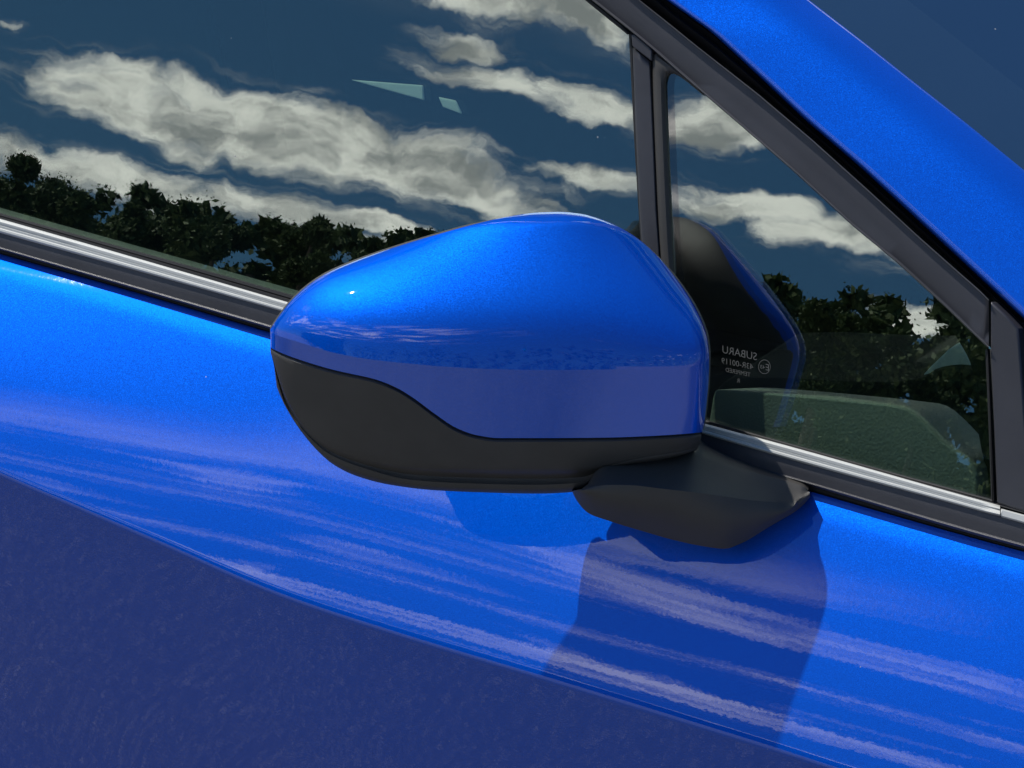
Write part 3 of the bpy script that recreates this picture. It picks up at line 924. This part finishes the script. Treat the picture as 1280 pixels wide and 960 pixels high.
# ------------------------------------------------------------------ trees across the lot, seen in the glass and the paint
M_LEAF, M_BARK = mk_leaf(), mk_bark()
def chart_dir(u, v):
    x, y = PXC(u, v)
    d_ = r0+rR*x+rU*y
    return d_/np.linalg.norm(d_)
CAMV = CAM-2*np.dot(CAM-P0, NW)*NW
def tree(u, v, dist, width, label, n=36000, wood=None, spot=None):
    """crown top at the sky-chart point (u, v), or spot = (compass angle from straight out of the door, height)"""
    if spot is None:
        d_ = chart_dir(u, v)
        hd = np.array([d_[0], d_[1]]); hl = np.linalg.norm(hd)
        hd = hd/hl
        h = CAMV[2]+dist*(d_[2]/hl+46/F)
    else:
        hd = np.array([math.sin(spot[0]), -math.cos(spot[0])])
        h = spot[1]
    base = (CAMV[:2] if spot is None else np.array([0, -.2]))+hd*dist
    base3 = np.array([base[0], base[1], 0])
    rt = thing('tree', label, 'tree', (base[0], base[1], 0), 'trees along the edge of the car park') if wood is None else None
    rs = np.random.RandomState(int(u*7+v) % 9999)
    # trunk with limbs
    vs_, fs_ = [], []
    def limb(a, b, ra, rb):
        a, b = np.array(a, float), np.array(b, float)
        ax = b-a; ax /= np.linalg.norm(ax)
        s1 = np.cross(ax, [.3, .8, .1]); s1 /= np.linalg.norm(s1); s2 = np.cross(ax, s1)
        k0 = len(vs_)
        for (c, r_) in ((a, ra), (b, rb)):
            for k in range(8):
                t = 2*math.pi*k/8
                vs_.append(c+s1*r_*math.cos(t)+s2*r_*math.sin(t))
        for k in range(8):
            fs_.append((k0+k, k0+(k+1) % 8, k0+8+(k+1) % 8, k0+8+k))
    limb((0, 0, 0), (.1, .05, h*.45), .028*h, .018*h)
    limb((.1, .05, h*.45), (0, 0, h*.86), .018*h, .006*h)
    # crown: many leaf clusters gathered in uneven clumps
    nc = 70
    cl = []
    for k in range(nc):
        t = rs.uniform(0, 2*math.pi); zf_ = rs.uniform(.10, .93)
        prof_ = math.sqrt(max(.04, 1-((max(zf_, .45)-.45)/.55)**2))
        rad = width*.5*prof_*rs.uniform(.15, .95)
        r_ = rs.uniform(.09, .17)*width*(1.15-.45*zf_)
        c = np.array([rad*math.cos(t), rad*math.sin(t), min(zf_*h, h-r_*.9)])
        cl.append((c, r_))
        if k < 9:
            limb((.08, .04, h*(.3+.04*k)), c, .008*h, .003*h)
    if wood is None: mesh_obj('trunk', vs_, fs_, M_BARK, rt, True)
    lv, lf = [], []
    for c, r_ in cl:
        m_ = n//nc
        P = rs.normal(size=(m_, 3)); P /= np.linalg.norm(P, axis=1)[:, None]
        rho = rs.uniform(.05, 1.0, size=(m_, 1))**.75*1.2
        P *= r_*rho; P[:, 2] *= .8
        P += c
        S = rs.uniform(.55, 1.0, size=(m_, 1))*np.interp(rho, [.35, .75, .98, 1.15], [.24, .11, .040, .024])*(h/11)
        A1 = rs.normal(size=(m_, 3)); A1 /= np.linalg.norm(A1, axis=1)[:, None]
        B1 = np.cross(A1, rs.normal(size=(m_, 3))); B1 /= np.linalg.norm(B1, axis=1)[:, None]
        k0 = len(lv)
        Q = np.stack([P-A1*S, P+B1*S*.5, P+A1*S, P-B1*S*.5], 1).reshape(-1, 3)
        lv += list(Q)
        lf += [(k0+4*q, k0+4*q+1, k0+4*q+2, k0+4*q+3) for q in range(m_)]
    if wood is not None:
        wood[0] += [v_+base3 for v_ in lv]
        wood[1].append(len(lv)//4)
        return None
    crown = mesh_obj('crown', lv, lf, M_LEAF, rt, False)
    return rt
WOOD = [[], []]
SEEN = [
    (-30, 200, 96, 6, 'dark tree reflected at the left edge of the front side window'),
    (55, 207, 100, 6.5, 'tall dark tree second from the left in the window reflection'),
    (135, 250, 104, 5.5, 'lower tree between the tall left tree and the middle trees in the window reflection'),
    (205, 262, 96, 5, 'low ragged tree left of the middle of the reflected row'),
    (270, 250, 92, 5.5, 'bushy tree standing highest in the middle of the reflected row'),
    (340, 268, 98, 5, 'dense tree just behind the bushy middle tree, right of it'),
    (408, 262, 95, 4.4, 'feathery tree ending the reflected row beside the mirror cap'),
    (1000, 388, 96, 5, 'tree reflected in the quarter window close beside the black mirror reflection'),
    (1060, 372, 92, 4.5, 'pointed tree standing highest in the quarter window reflection'),
    (1120, 400, 95, 4, 'low tree right of the pointed tree in the quarter window reflection'),
    (1178, 425, 99, 5, 'dark tree reflected at the right corner of the quarter window'),
]
HIDDEN = [(-330, 180, 104, 8), (-190, 150, 98, 7), (500, 345, 100, 6), (600, 350, 104, 6), (700, 345, 100, 6), (810, 380, 103, 6), (910, 385, 98, 5), (1250, 395, 95, 6), (1370, 420, 92, 7), (1520, 450, 95, 8), (1700, 500, 96, 8)]
for (u, v, dist, wd, lab) in SEEN:
    tree(u, v, dist*.62, wd*.62, lab)
for k in range(56):                      # the wood behind, and on round the car park
    HIDDEN.append((-420+k*38, 222+10*math.sin(k*1.7)+(k*38-420)*.125, 116+3*(k % 3), 7))
for k in range(26):
    a_ = math.radians(-8+k*4.6+random.uniform(-1, 1))
    tree(k*31, k*17, 58+random.uniform(-5, 5), random.uniform(6, 8), None, 4000, WOOD, (a_, random.uniform(10.5, 14.5)))
for (u, v, dist, wd) in HIDDEN:
    tree(u, v, dist*.62, wd*.66, None, 5500, WOOD)
wood_o = mesh_obj('woodland', WOOD[0], [(4*q, 4*q+1, 4*q+2, 4*q+3) for q in range(sum(WOOD[1]))], M_LEAF, None, False)
wood_o['kind'] = 'stuff'
wood_o['label'] = 'dark mass of woodland along the edge of the car park'
wood_o['category'] = 'woodland'
